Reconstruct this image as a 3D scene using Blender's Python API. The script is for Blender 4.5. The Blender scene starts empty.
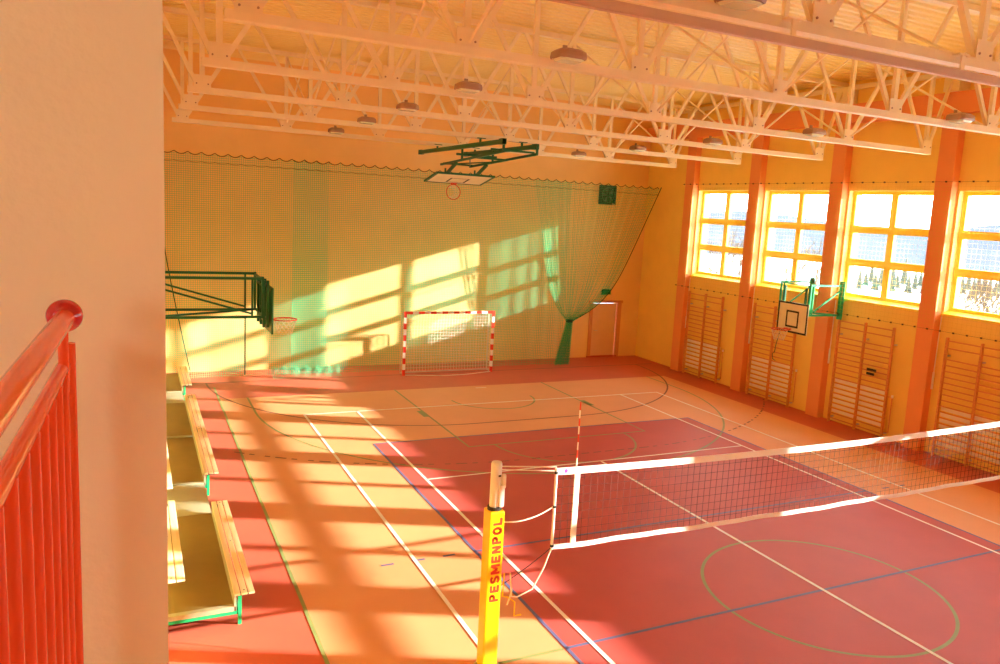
import bpy, bmesh, math, random
from mathutils import Vector, Matrix
random.seed(7)
PI = math.pi
S = bpy.context.scene
COL = S.collection

# ------------------------------------------------------------------ camera
cd = bpy.data.cameras.new('camera'); cam = bpy.data.objects.new('camera', cd); COL.objects.link(cam)
RR = Vector((0.89633018, -0.43995732, 0.0550433)); UU = Vector((0.01343511, 0.15103541, 0.98843705)); FF = Vector((0.4431836, 0.88522645, -0.14128847))
M = Matrix((RR, UU, -FF)).transposed().to_4x4(); M.translation = Vector((-9.3254, -7.9096, 5.4405))
cam.matrix_world = M
cd.sensor_width = 36; cd.lens = 28.175; cd.shift_x = -0.02203; cd.shift_y = -0.00849
cd.clip_start = 0.05; cd.clip_end = 2000
S.camera = cam

# ------------------------------------------------------------------ light
SUN_DIR = Vector((-1, 0.456, -0.293))
sl = bpy.data.lights.new('sun', 'SUN'); sl.energy = 21; sl.angle = 0.010; sl.color = (1, 0.94, 0.84)
so = bpy.data.objects.new('sun', sl); COL.objects.link(so)
so.rotation_euler = SUN_DIR.to_track_quat('-Z', 'Y').to_euler(); so.location = (40, -15, 14)
W = bpy.data.worlds.new('sky'); S.world = W; W.use_nodes = True
nt = W.node_tree; nt.nodes.clear()
wo = nt.nodes.new('ShaderNodeOutputWorld'); bg = nt.nodes.new('ShaderNodeBackground')
ramp = nt.nodes.new('ShaderNodeValToRGB'); tc = nt.nodes.new('ShaderNodeTexCoord'); sx = nt.nodes.new('ShaderNodeSeparateXYZ')
nt.links.new(tc.outputs['Generated'], sx.inputs[0]); nt.links.new(sx.outputs['Z'], ramp.inputs[0])
ramp.color_ramp.elements[0].color = (1.0, 0.97, 0.92, 1); ramp.color_ramp.elements[0].position = 0.0
ramp.color_ramp.elements[1].color = (0.72, 0.86, 1.0, 1); ramp.color_ramp.elements[1].position = 0.6
nt.links.new(ramp.outputs[0], bg.inputs[0]); bg.inputs[1].default_value = 9.0
nt.links.new(bg.outputs[0], wo.inputs[0])
S.view_settings.view_transform = 'Standard'; S.view_settings.look = 'None'
S.view_settings.exposure = 0.47; S.view_settings.gamma = 1; S.view_settings.use_curve_mapping = False
cy = S.cycles
cy.max_bounces = 12; cy.diffuse_bounces = 8; cy.glossy_bounces = 3; cy.transmission_bounces = 6; cy.transparent_max_bounces = 24
cy.sample_clamp_indirect = 8; cy.caustics_reflective = False; cy.caustics_refractive = False
cy.use_denoising = True

# ------------------------------------------------------------------ materials
def srgb(r, g, b):
    f = lambda c: (c / 255 / 12.92) if c / 255 <= 0.04045 else ((c / 255 + 0.055) / 1.055) ** 2.4
    return (f(r), f(g), f(b), 1)
def mat(name, col, rough=0.6, metal=0.0, noise=0.06, scale=3.0, spec=0.5, bump=0.0, bscale=60):
    m = bpy.data.materials.new(name); m.use_nodes = True
    t = m.node_tree; b = t.nodes['Principled BSDF']
    b.inputs['Roughness'].default_value = rough; b.inputs['Metallic'].default_value = metal
    b.inputs['Specular IOR Level'].default_value = spec
    tcn = t.nodes.new('ShaderNodeTexCoord')
    n = t.nodes.new('ShaderNodeTexNoise'); n.inputs['Scale'].default_value = scale; n.inputs['Detail'].default_value = 4
    t.links.new(tcn.outputs['Object'], n.inputs['Vector'])
    r = t.nodes.new('ShaderNodeValToRGB')
    r.color_ramp.elements[0].position = 0.3; r.color_ramp.elements[1].position = 0.7
    k = 1 - noise
    r.color_ramp.elements[0].color = (col[0] * k, col[1] * k, col[2] * k, 1)
    r.color_ramp.elements[1].color = (min(1, col[0] * (1 + noise)), min(1, col[1] * (1 + noise)), min(1, col[2] * (1 + noise)), 1)
    t.links.new(n.outputs['Fac'], r.inputs[0]); t.links.new(r.outputs[0], b.inputs['Base Color'])
    if bump:
        n2 = t.nodes.new('ShaderNodeTexNoise'); n2.inputs['Scale'].default_value = bscale
        t.links.new(tcn.outputs['Object'], n2.inputs['Vector'])
        bp = t.nodes.new('ShaderNodeBump'); bp.inputs['Strength'].default_value = bump; bp.inputs['Distance'].default_value = 0.01
        t.links.new(n2.outputs['Fac'], bp.inputs['Height']); t.links.new(bp.outputs[0], b.inputs['Normal'])
    return m
def net_mat(name, col, cell, strand, trans=0.45, soft=True):
    """knotted netting: see-through square holes between woven strands, laid out by the cloth's own UV (in metres)"""
    m = bpy.data.materials.new(name); m.use_nodes = True; t = m.node_tree; t.nodes.clear()
    out = t.nodes.new('ShaderNodeOutputMaterial'); mix = t.nodes.new('ShaderNodeMixShader')
    tr = t.nodes.new('ShaderNodeBsdfTransparent'); d = t.nodes.new('ShaderNodeBsdfDiffuse'); tl = t.nodes.new('ShaderNodeBsdfTranslucent')
    mx = t.nodes.new('ShaderNodeMixShader'); mx.inputs[0].default_value = trans
    d.inputs[0].default_value = col; tl.inputs[0].default_value = col
    t.links.new(d.outputs[0], mx.inputs[1]); t.links.new(tl.outputs[0], mx.inputs[2])
    uv = t.nodes.new('ShaderNodeTexCoord'); sp = t.nodes.new('ShaderNodeSeparateXYZ'); t.links.new(uv.outputs['UV'], sp.inputs[0])
    masks = []
    for ax in ('X', 'Y'):
        a = t.nodes.new('ShaderNodeMath'); a.operation = 'DIVIDE'; a.inputs[1].default_value = cell; t.links.new(sp.outputs[ax], a.inputs[0])
        f = t.nodes.new('ShaderNodeMath'); f.operation = 'FRACT'; t.links.new(a.outputs[0], f.inputs[0])
        l = t.nodes.new('ShaderNodeMath'); l.operation = 'LESS_THAN'; l.inputs[1].default_value = strand / cell; t.links.new(f.outputs[0], l.inputs[0])
        masks.append(l)
    mm = t.nodes.new('ShaderNodeMath'); mm.operation = 'MAXIMUM'
    t.links.new(masks[0].outputs[0], mm.inputs[0]); t.links.new(masks[1].outputs[0], mm.inputs[1])
    t.links.new(mm.outputs[0], mix.inputs[0]); t.links.new(tr.outputs[0], mix.inputs[1]); t.links.new(mx.outputs[0], mix.inputs[2])
    t.links.new(mix.outputs[0], out.inputs[0])
    return m
def wood_mat(name, c1, c2, rough=0.45):
    m = bpy.data.materials.new(name); m.use_nodes = True; t = m.node_tree; b = t.nodes['Principled BSDF']
    b.inputs['Roughness'].default_value = rough
    tcn = t.nodes.new('ShaderNodeTexCoord'); mp = t.nodes.new('ShaderNodeMapping'); mp.inputs['Scale'].default_value = (18, 1.2, 18)
    n = t.nodes.new('ShaderNodeTexNoise'); n.inputs['Scale'].default_value = 1.5; n.inputs['Detail'].default_value = 6
    t.links.new(tcn.outputs['Object'], mp.inputs[0]); t.links.new(mp.outputs[0], n.inputs['Vector'])
    r = t.nodes.new('ShaderNodeValToRGB'); r.color_ramp.elements[0].color = c1; r.color_ramp.elements[1].color = c2
    r.color_ramp.elements[0].position = 0.3; r.color_ramp.elements[1].position = 0.7
    t.links.new(n.outputs['Fac'], r.inputs[0]); t.links.new(r.outputs[0], b.inputs['Base Color'])
    return m
MT = dict(
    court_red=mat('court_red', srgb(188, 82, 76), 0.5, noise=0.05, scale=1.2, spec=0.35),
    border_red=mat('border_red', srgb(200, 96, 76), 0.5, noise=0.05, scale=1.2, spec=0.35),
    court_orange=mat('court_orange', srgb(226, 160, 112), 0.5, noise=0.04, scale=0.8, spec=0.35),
    line_white=mat('line_white', srgb(245, 240, 225), 0.5, noise=0.03),
    line_blue=mat('line_blue', srgb(94, 100, 142), 0.5, noise=0.05),
    line_green=mat('line_green', srgb(138, 152, 92), 0.5, noise=0.05),
    line_brown=mat('line_brown', srgb(120, 66, 46), 0.5, noise=0.05),
    wall_orange=mat('wall_orange', srgb(248, 208, 136), 0.85, noise=0.03, scale=1.5, bump=0.1),
    wall_yellow=mat('wall_yellow', srgb(250, 216, 120), 0.85, noise=0.03, scale=1.5, bump=0.1),
    pilaster=mat('pilaster_orange', srgb(240, 156, 102), 0.8, noise=0.03, scale=1.5, bump=0.1),
    beige=mat('wall_beige', srgb(248, 230, 190), 0.7, noise=0.025, scale=2.0, bump=0.15, bscale=40),
    ceiling=mat('deck_cream_bounce', srgb(246, 228, 158), 0.45, noise=0.03, scale=1.0),  # warm bounce light is put into the deck's cream-yellow base colour
    truss=mat('truss_cream', srgb(243, 228, 192), 0.5, noise=0.03),
    truss_dark=mat('rail_pinkish_grey', srgb(205, 176, 156), 0.5, noise=0.05),
    rod=mat('bracing_rod_cream', srgb(245, 230, 195), 0.5),
    reveal=mat('reveal_cream', srgb(252, 228, 160), 0.8, noise=0.02),
    frame=mat('window_frame_yellow', srgb(250, 220, 62), 0.5, noise=0.03),
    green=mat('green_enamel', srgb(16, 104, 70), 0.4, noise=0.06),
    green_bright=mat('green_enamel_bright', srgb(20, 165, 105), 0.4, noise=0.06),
    board=mat('board_cream', srgb(240, 230, 200), 0.5),
    black=mat('black_paint', srgb(32, 30, 28), 0.6),
    red=mat('red_enamel', srgb(222, 54, 34), 0.35),
    rim=mat('rim_orange_red', srgb(222, 66, 44), 0.45),
    rail=mat('rail_red_gloss', srgb(238, 86, 44), 0.16, noise=0.02, spec=0.7),
    ball=mat('ball_red_gloss', srgb(196, 22, 26), 0.08, noise=0.02, spec=0.8),
    white=mat('white_paint', srgb(245, 242, 235), 0.5, noise=0.02),
    tape=mat('net_tape_white', srgb(250, 248, 240), 0.7, noise=0.02),
    rope=mat('white_rope', srgb(240, 232, 215), 0.8),
    strand=mat('black_net_cord', srgb(30, 18, 16), 0.8),
    goalnet=mat('goal_net_cord', srgb(240, 235, 215), 0.8),
    yellow=mat('post_pad_yellow', srgb(255, 205, 10), 0.35, noise=0.02),
    lettering=mat('lettering_red', srgb(222, 60, 20), 0.5, noise=0.02),
    steel=mat('galvanised_steel', srgb(215, 212, 205), 0.35, metal=0.6),
    pole=mat('aluminium_pole', srgb(240, 240, 242), 0.3, metal=0.0),
    wood=wood_mat('ladder_beech', srgb(214, 140, 78), srgb(232, 165, 100)),
    plank=wood_mat('bench_pine', srgb(246, 224, 172), srgb(252, 238, 204)),
    platform=mat('platform_plywood_olive', srgb(138, 116, 62), 0.5, noise=0.08, scale=2.5),
    platedge=mat('platform_grey_edge', srgb(170, 168, 140), 0.5),
    radiator=mat('radiator_cream', srgb(252, 246, 236), 0.4, noise=0.02),
    door=mat('door_leaf', srgb(240, 200, 150), 0.5, noise=0.03),
    doorframe=mat('door_frame', srgb(222, 150, 92), 0.5, noise=0.03),
    lampbody=mat('lamp_housing_brown', srgb(168, 138, 118), 0.5),
    fan=mat('fan_dark_metal', srgb(26, 34, 30), 0.4, noise=0.1),
    fanblade=mat('fan_blade_metal', srgb(96, 108, 100), 0.4, noise=0.1),
    sign=mat('exit_sign_green', srgb(30, 130, 60), 0.4),
    cord=mat('dark_hem_cord', srgb(92, 62, 34), 0.8),
    greencord=mat('green_hem_cord', srgb(30, 90, 60), 0.8),
    snow=mat('snow', srgb(228, 228, 226), 0.9, noise=0.03, scale=0.2, spec=0.0),
    fir=mat('fir_needles', srgb(72, 76, 66), 0.9, noise=0.2, scale=2, spec=0.0),
    bark=mat('bare_twigs', srgb(84, 70, 58), 0.9, noise=0.15, scale=5, spec=0.0),
    hill=mat('hazy_hill', srgb(74, 80, 88), 1.0, noise=0.12, scale=0.02, spec=0.0),
    concrete=mat('render_outside', srgb(210, 200, 180), 0.9),
    sticker=mat('magenta_sticker', srgb(205, 60, 150), 0.5),
)
def lamp_glass():
    m = mat('lamp_glass_pale', srgb(225, 235, 205), 0.12, noise=0.02, spec=0.8); return m
MT['lampglass'] = lamp_glass()
def glass():
    m = bpy.data.materials.new('window_glass'); m.use_nodes = True; t = m.node_tree; t.nodes.clear()
    out = t.nodes.new('ShaderNodeOutputMaterial'); mix = t.nodes.new('ShaderNodeMixShader'); mix.inputs[0].default_value = 0.05
    tr = t.nodes.new('ShaderNodeBsdfTransparent'); g = t.nodes.new('ShaderNodeBsdfGlossy'); g.inputs['Roughness'].default_value = 0.02
    tr.inputs[0].default_value = (0.97, 0.98, 0.97, 1)
    t.links.new(tr.outputs[0], mix.inputs[1]); t.links.new(g.outputs[0], mix.inputs[2]); t.links.new(mix.outputs[0], out.inputs[0])
    return m
MT['glass'] = glass()
MT['hallnet'] = net_mat('green_hall_netting', srgb(86, 212, 160), 0.06, 0.0076)
MT['winnet'] = net_mat('window_guard_netting', srgb(225, 190, 90), 0.12, 0.0035)
MT['hoopnet'] = net_mat('hoop_netting', srgb(245, 240, 225), 0.06, 0.018)

# ------------------------------------------------------------------ helpers
class MB:
    def __init__(s): s.v = []; s.f = []; s.mi = []; s.uv = None; s.m = 0; s.smooth = False
    def add(s, vs, fs):
        n = len(s.v); s.v += [tuple(x) for x in vs]; s.f += [tuple(i + n for i in f) for f in fs]; s.mi += [s.m] * len(fs); return s
    def box(s, a, b):
        x0, y0, z0 = a; x1, y1, z1 = b
        return s.add([(x0, y0, z0), (x1, y0, z0), (x1, y1, z0), (x0, y1, z0), (x0, y0, z1), (x1, y0, z1), (x1, y1, z1), (x0, y1, z1)],
                     [(0, 3, 2, 1), (4, 5, 6, 7), (0, 1, 5, 4), (1, 2, 6, 5), (2, 3, 7, 6), (3, 0, 4, 7)])
    def bbox(s, a, b, r=0.01):       # box with chamfered vertical and horizontal edges
        bm = bmesh.new(); bmesh.ops.create_cube(bm, size=1)
        for v in bm.verts: v.co = Vector([(a[i] + b[i]) / 2 + v.co[i] * (b[i] - a[i]) for i in range(3)])
        bmesh.ops.bevel(bm, geom=bm.edges[:], offset=r, segments=2, affect='EDGES', profile=0.6)
        bm.verts.index_update()
        s.add([v.co for v in bm.verts], [[v.index for v in f.verts] for f in bm.faces]); bm.free(); return s
    def bar(s, p, q, w, h, up=(0, 0, 1)):
        p = Vector(p); q = Vector(q); d = (q - p).normalized(); u = Vector(up)
        if abs(d.dot(u)) > 0.98: u = Vector((0, 1, 0))
        a = d.cross(u).normalized() * w / 2; b = a.cross(d).normalized() * h / 2
        vs = []
        for c in (p, q): vs += [c - a - b, c + a - b, c + a + b, c - a + b]
        return s.add(vs, [(0, 3, 2, 1), (4, 5, 6, 7), (0, 1, 5, 4), (1, 2, 6, 5), (2, 3, 7, 6), (3, 0, 4, 7)])
    def tube(s, pts, r, n=8, closed=False):
        pts = [Vector(p) for p in pts]; L = len(pts); vs = []; fs = []
        if not isinstance(r, (list, tuple)): r = [r] * L
        prev = None
        for i in range(L):
            if closed: d = pts[(i + 1) % L] - pts[i - 1]
            else: d = pts[min(i + 1, L - 1)] - pts[max(i - 1, 0)]
            if d.length < 1e-9: d = Vector((0, 0, 1))
            d.normalize()
            if prev is None:
                u = Vector((0, 0, 1)) if abs(d.z) < 0.9 else Vector((1, 0, 0))
                a = d.cross(u).normalized()
            else:
                a = (prev - d * prev.dot(d))
                a = a.normalized() if a.length > 1e-6 else d.orthogonal().normalized()
            prev = a; b = d.cross(a)
            for k in range(n):
                t = 2 * PI * k / n; vs.append(pts[i] + (a * math.cos(t) + b * math.sin(t)) * r[i])
        R = L if closed else L - 1
        for i in range(R):
            j = (i + 1) % L
            for k in range(n):
                k2 = (k + 1) % n; fs.append((i * n + k, i * n + k2, j * n + k2, j * n + k))
        if not closed: fs.append(tuple(reversed(range(n)))); fs.append(tuple((L - 1) * n + k for k in range(n)))
        return s.add(vs, fs)
    def lathe(s, c, prof, n=20, axis='z'):    # prof: (radius, height)
        vs = []; fs = []; L = len(prof)
        for r, h in prof:
            for k in range(n):
                t = 2 * PI * k / n; x, y, z = r * math.cos(t), r * math.sin(t), h
                if axis == 'y': x, y, z = x, z, y
                if axis == 'x': x, y, z = z, x, y
                vs.append((c[0] + x, c[1] + y, c[2] + z))
        for i in range(L - 1):
            for k in range(n):
                k2 = (k + 1) % n; fs.append((i * n + k, i * n + k2, (i + 1) * n + k2, (i + 1) * n + k))
        fs.append(tuple(reversed(range(n)))); fs.append(tuple((L - 1) * n + k for k in range(n)))
        return s.add(vs, fs)
    def sphere(s, c, r, n=16, m=10, sc=(1, 1, 1)):
        vs = [(c[0], c[1], c[2] + r * sc[2])]; fs = []
        for i in range(1, m):
            p = PI * i / m
            for k in range(n):
                t = 2 * PI * k / n; vs.append((c[0] + r * sc[0] * math.sin(p) * math.cos(t), c[1] + r * sc[1] * math.sin(p) * math.sin(t), c[2] + r * sc[2] * math.cos(p)))
        vs.append((c[0], c[1], c[2] - r * sc[2]))
        for k in range(n): fs.append((0, 1 + k, 1 + (k + 1) % n))
        for i in range(m - 2):
            for k in range(n):
                a = 1 + i * n + k; b = 1 + i * n + (k + 1) % n; fs.append((a, a + n, b + n, b))
        e = len(vs) - 1
        for k in range(n): fs.append((e, 1 + (m - 2) * n + (k + 1) % n, 1 + (m - 2) * n + k))
        return s.add(vs, fs)
    def build(s, name, mats, parent=None, smooth=False, loc=None):
        me = bpy.data.meshes.new(name)
        off = Vector(loc) if loc is not None else (Vector(parent['_o']) if parent is not None and '_o' in parent else Vector((0, 0, 0)))
        me.from_pydata([tuple(Vector(v) - off) for v in s.v], [], s.f)
        if not isinstance(mats, (list, tuple)): mats = [mats]
        for m in mats: me.materials.append(MT[m] if isinstance(m, str) else m)
        for p, i in zip(me.polygons, s.mi): p.material_index = i; p.use_smooth = smooth or s.smooth
        if s.uv:
            ul = me.uv_layers.new(name='UVMap')
            for li, lp in enumerate(me.loops): ul.data[li].uv = s.uv[lp.vertex_index]
        if smooth:
            try: me.set_sharp_from_angle(angle=math.radians(40))
            except Exception: pass
        me.update()
        o = bpy.data.objects.new(name, me); COL.objects.link(o)
        if parent is not None: o.parent = parent; o['_o'] = tuple(off)
        elif loc is not None: o.location = loc; o['_o'] = tuple(loc)
        else: o['_o'] = (0, 0, 0)
        return o
def tag(o, label=None, cat=None, group=None, kind=None):
    if label: o['label'] = label
    if cat: o['category'] = cat
    if group: o['group'] = group
    if kind: o['kind'] = kind
    return o
def thing(name, loc, label=None, cat=None, group=None):
    o = bpy.data.objects.new(name, None); COL.objects.link(o); o.location = loc; o['_o'] = tuple(loc); o.empty_display_size = 0.2
    return tag(o, label, cat, group)
def struct(name, mb, m, parent=None, **k):
    o = mb.build(name, m, parent, **k)
    if parent is None: o['kind'] = 'structure'
    return o
def copy_tree(o, loc=None, label=None, group=None):
    kids = {}
    for x in COL.objects:
        if x.parent: kids.setdefault(x.parent.name, []).append(x)
    def rec(a, par):
        c = a.copy(); COL.objects.link(c); c.parent = par
        for ch in kids.get(a.name, []): rec(ch, c)
        return c
    c = rec(o, None)
    if loc is not None: c.location = loc
    if label: c['label'] = label
    if group: c['group'] = group
    return c

# ------------------------------------------------------------------ the room
XL, XR, YF, YB, ZC = -9.25, 8.6, 17.65, -17.65, 9.5
PIL = [14.8 - 3.28 * k for k in range(10)]          # pilaster centres along the window wall
ZS, ZT = 3.56, 6.52                                 # sill and head of the windows
XO = 9.12
# floor and its painted zones and lines
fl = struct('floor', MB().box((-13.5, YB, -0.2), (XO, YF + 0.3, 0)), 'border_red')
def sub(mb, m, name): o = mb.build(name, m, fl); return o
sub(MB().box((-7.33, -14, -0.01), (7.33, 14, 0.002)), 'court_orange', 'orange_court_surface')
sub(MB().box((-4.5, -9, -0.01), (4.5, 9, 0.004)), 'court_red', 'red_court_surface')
class LN(MB):
    z = 0.006
    def seg(s, x0, y0, x1, y1, w=0.05):
        d = Vector((x1 - x0, y1 - y0)).normalized(); n = Vector((-d.y, d.x)) * w / 2; e = d * w / 2; z = s.z
        return s.add([(x0 - e.x - n.x, y0 - e.y - n.y, z), (x1 + e.x - n.x, y1 + e.y - n.y, z), (x1 + e.x + n.x, y1 + e.y + n.y, z), (x0 - e.x + n.x, y0 - e.y + n.y, z)], [(0, 1, 2, 3)])
    def arc(s, cx, cy, r, a0, a1, w=0.05, dash=None):
        n = max(8, int(abs(a1 - a0) * r / 0.12)); z = s.z
        P = [a0 + (a1 - a0) * i / n for i in range(n + 1)]
        for i in range(n):
            if dash and int(i * abs(a1 - a0) * r / n / dash) % 2: continue
            vs = []
            for t, q in ((P[i], r - w / 2), (P[i + 1], r - w / 2), (P[i + 1], r + w / 2), (P[i], r + w / 2)): vs.append((cx + q * math.cos(t), cy + q * math.sin(t), z))
            s.add(vs, [(0, 1, 2, 3)])
        return s
g = LN(); g.z = 0.006
br = LN(); br.z = 0.006
for s_ in (1, -1):
    a = (0, PI) if s_ < 0 else (PI, 2 * PI)
    yb = 14 * s_
    # free throw lane, circle, three point line, no-charge half circle
    g.seg(-2.45, yb, -2.45, 8.2 * s_); g.seg(2.45, yb, 2.45, 8.2 * s_); g.seg(-2.45, 8.2 * s_, 2.45, 8.2 * s_)
    g.arc(0, 8.2 * s_, 1.8, *a); g.arc(0, 12.42 * s_, 1.25, *a); g.arc(0, 12.42 * s_, 6.6, *a)
    g.seg(-6.6, 12.42 * s_, -6.6, yb); g.seg(6.6, 12.42 * s_, 6.6, yb)
    for x in (-2.52, 2.52): g.seg(x, 11.45 * s_, x, 11.0 * s_, 0.16)
    # handball goal area and nine metre line
    br.seg(-1.5, 10 * s_, 1.5, 10 * s_)
    if s_ > 0: br.arc(-1.5, 16, 6, PI, 1.5 * PI); br.arc(1.5, 16, 6, 1.5 * PI, 2 * PI)
    else: br.arc(-1.5, -16, 6, 0.5 * PI, PI); br.arc(1.5, -16, 6, 0, 0.5 * PI)
    br.seg(-8.2, 16 * s_, 8.2, 16 * s_)
    if s_ > 0: br.arc(-1.5, 16, 9, PI * 1.27, 1.5 * PI, 0.05, 0.16); br.arc(1.5, 16, 9, 1.5 * PI, PI * 1.78, 0.05, 0.16)
    for k in range(10): br.seg(-1.4 + k * 0.32, 7 * s_, -1.24 + k * 0.32, 7 * s_)
    br.seg(-0.5, 9 * s_ + 0, 0.5, 9 * s_)
g.seg(-7.33, -14, -7.33, 15.4); g.seg(7.33, -14, 7.33, 14) if False else None
g.seg(-7.33, 0, -4.55, 0); g.arc(0, 0, 1.8, 0, 2 * PI)
sub(g, 'line_green', 'green_marking'); sub(br, 'line_brown', 'brown_marking')
b = LN(); b.z = 0.008
for x in (-4.475, 4.475): b.seg(x, -9, x, 9)
for y in (-9, -3, 0, 3, 9): b.seg(-4.475, y, 4.475, y)
for y in (3, -3):
    for x in (-5.0, -5.5, -6.0): b.seg(x, y, x + 0.15, y)
    for x in (5.0, 5.5): b.seg(x, y, x + 0.15, y)
sub(b, 'line_blue', 'blue_marking')
w = LN(); w.z = 0.010
for x in (-5.485, 5.485, -4.115, 4.115): w.seg(x, -11.88, x, 11.88, 0.06)
for y in (-11.88, 11.88): w.seg(-5.485, y, 5.485, y, 0.06)
for y in (-6.4, 6.4): w.seg(-4.115, y, 4.115, y)
w.seg(0, -6.4, 0, 6.4, 0.06)
w.seg(0.05, 13.7, 0.35, 13.7, 0.05)
sub(w, 'line_white', 'white_marking')

# far wall with door opening
DX0, DX1, DZ = 6.42, 7.62, 2.12
fw = MB().box((-13.5, YF, 0), (DX0, YF + 0.3, ZC)).box((DX0, YF, DZ), (DX1, YF + 0.3, ZC)).box((DX1, YF, 0), (XO, YF + 0.3, ZC))
struct('wall_far', fw, 'wall_orange')
d1 = thing('door_1', (7.0, YF, 0)); d1['kind'] = 'structure'
MB().box((DX0 - 0.09, YF - 0.04, 0), (DX0 + 0.05, YF + 0.2, DZ + 0.03)).box((DX1 - 0.05, YF - 0.04, 0), (DX1 + 0.14, YF + 0.2, DZ + 0.03)).box((DX0 - 0.14, YF - 0.05, DZ), (DX1 + 0.19, YF + 0.2, DZ + 0.1)).build('door_frame', 'doorframe', d1)
MB().bbox((DX0 + 0.06, YF + 0.02, 0.06), (DX1 - 0.06, YF + 0.07, DZ - 0.02), 0.008).build('door_leaf', 'door', d1)
MB().box((DX0 - 0.1, YF - 0.05, 0), (DX1 + 0.05, YF + 0.2, 0.06)).build('threshold', 'border_red', d1)
h = MB().tube([(6.6, YF + 0.01, 1.05), (6.6, YF - 0.05, 1.05), (6.72, YF - 0.05, 1.05)], 0.012); h.build('door_handle', 'steel', d1)
# back wall, left wall with bleacher side, gallery
struct('wall_back', MB().box((-13.5, YB - 0.3, 0), (XO, YB, ZC)), 'wall_orange')
wl = MB().box((XL - 0.35, -5.45, 0), (XL - 0.006, YF, ZC)); struct('wall_left', wl, 'wall_yellow')
struct('wall_gallery_side', MB().box((-13.5, -5.75, 0), (XL - 0.006, -5.45, ZC)), 'beige')
struct('wall_left_below_gallery', MB().box((XL - 0.35, YB, 0), (XL, -5.75, 3.9)), 'wall_yellow')
struct('wall_gallery_back', MB().box((-13.8, YB, 0), (-13.5, -10, ZC)).box((-13.8, -7.4, 0), (-13.5, YF, ZC)).box((-13.8, -10, 0), (-13.5, -7.4, 5.1)).box((-13.8, -10, 6.7), (-13.5, -7.4, ZC)), 'beige')
gw = thing('window_10', (-13.65, -9.7, 4.9)); gw['kind'] = 'structure'  # unseen window, added to bring daylight onto the beige wall and railing
gf = MB().box((-13.7, -10, 5.1), (-13.6, -7.4, 5.18)).box((-13.7, -10, 6.62), (-13.6, -7.4, 6.7))
for yy in (-10, -8.74, -7.48): gf.box((-13.705, yy, 5.1), (-13.595, yy + 0.08, 6.7))
gf.build('window_frame', 'frame', gw)
for yy in (-9.95, -8.7): MB().box((-13.655, yy, 5.15), (-13.649, yy + 1.25, 6.65)).build('pane', 'glass', gw)
# window wall: masonry below, above and between the windows
ww = MB()
ww.box((XR, YB, 0), (XO, YF, ZS)); ww.box((XR, YB, ZT), (XO, YF, ZC))
HALF = 0.275
edges = []
yh = YF
for c in PIL:
    ww.box((XR, c + HALF, ZS), (XO, yh, ZT)) if c == PIL[0] else None
for i, c in enumerate(PIL):
    ww.box((XR, c - HALF, ZS), (XO, c + HALF, ZT))
ww.box((XR, YB, ZS), (XO, PIL[-1] - HALF, ZT)) if PIL[-1] - HALF > YB else None
struct('wall_right', ww, 'wall_yellow')
for i, c in enumerate(PIL):
    struct('trim_pilaster_%d' % (i + 1), MB().bbox((8.36, c - 0.23, 0), (XR + 0.01, c + 0.23, 8.35), 0.012), 'pilaster')
struct('trim_ring_beam', MB().box((8.36, YB, 8.35), (XR + 0.01, YF, 8.85)), 'pilaster')
for i, c in enumerate(PIL):
    struct('trim_bearing_%d' % (i + 1), MB().box((8.2, c - 0.2, 8.85), (XR + 0.01, c + 0.2, 9.3)), 'truss')
struct('trim_eaves_rail', MB().box((8.28, YB, 9.22), (8.36, YF, 9.34)), 'truss')
struct('trim_far_corner', MB().bbox((8.3, YF - 0.35, 0), (XR + 0.01, YF + 0.01, 8.35), 0.012), 'pilaster') if False else None
# corrugated roof deck
dk = MB(); n = 150; pitch = 0.24; xs = []; y = YB
z0 = ZC
prof = []
while y < YF:
    prof += [(y, z0), (y + 0.09, z0), (y + 0.12, z0 + 0.06), (y + 0.21, z0 + 0.06)]; y += pitch
prof.append((YF, z0))
vs = []
for (yy, zz) in prof: vs += [(-13.5, yy, zz), (XO, yy, zz)]
dk.add(vs, [(2 * i, 2 * i + 1, 2 * i + 3, 2 * i + 2) for i in range(len(prof) - 1)])
dk.box((-13.5, YB, z0 + 0.1), (XO, YF + 0.3, z0 + 0.3))
struct('ceiling', dk, 'ceiling')
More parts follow.
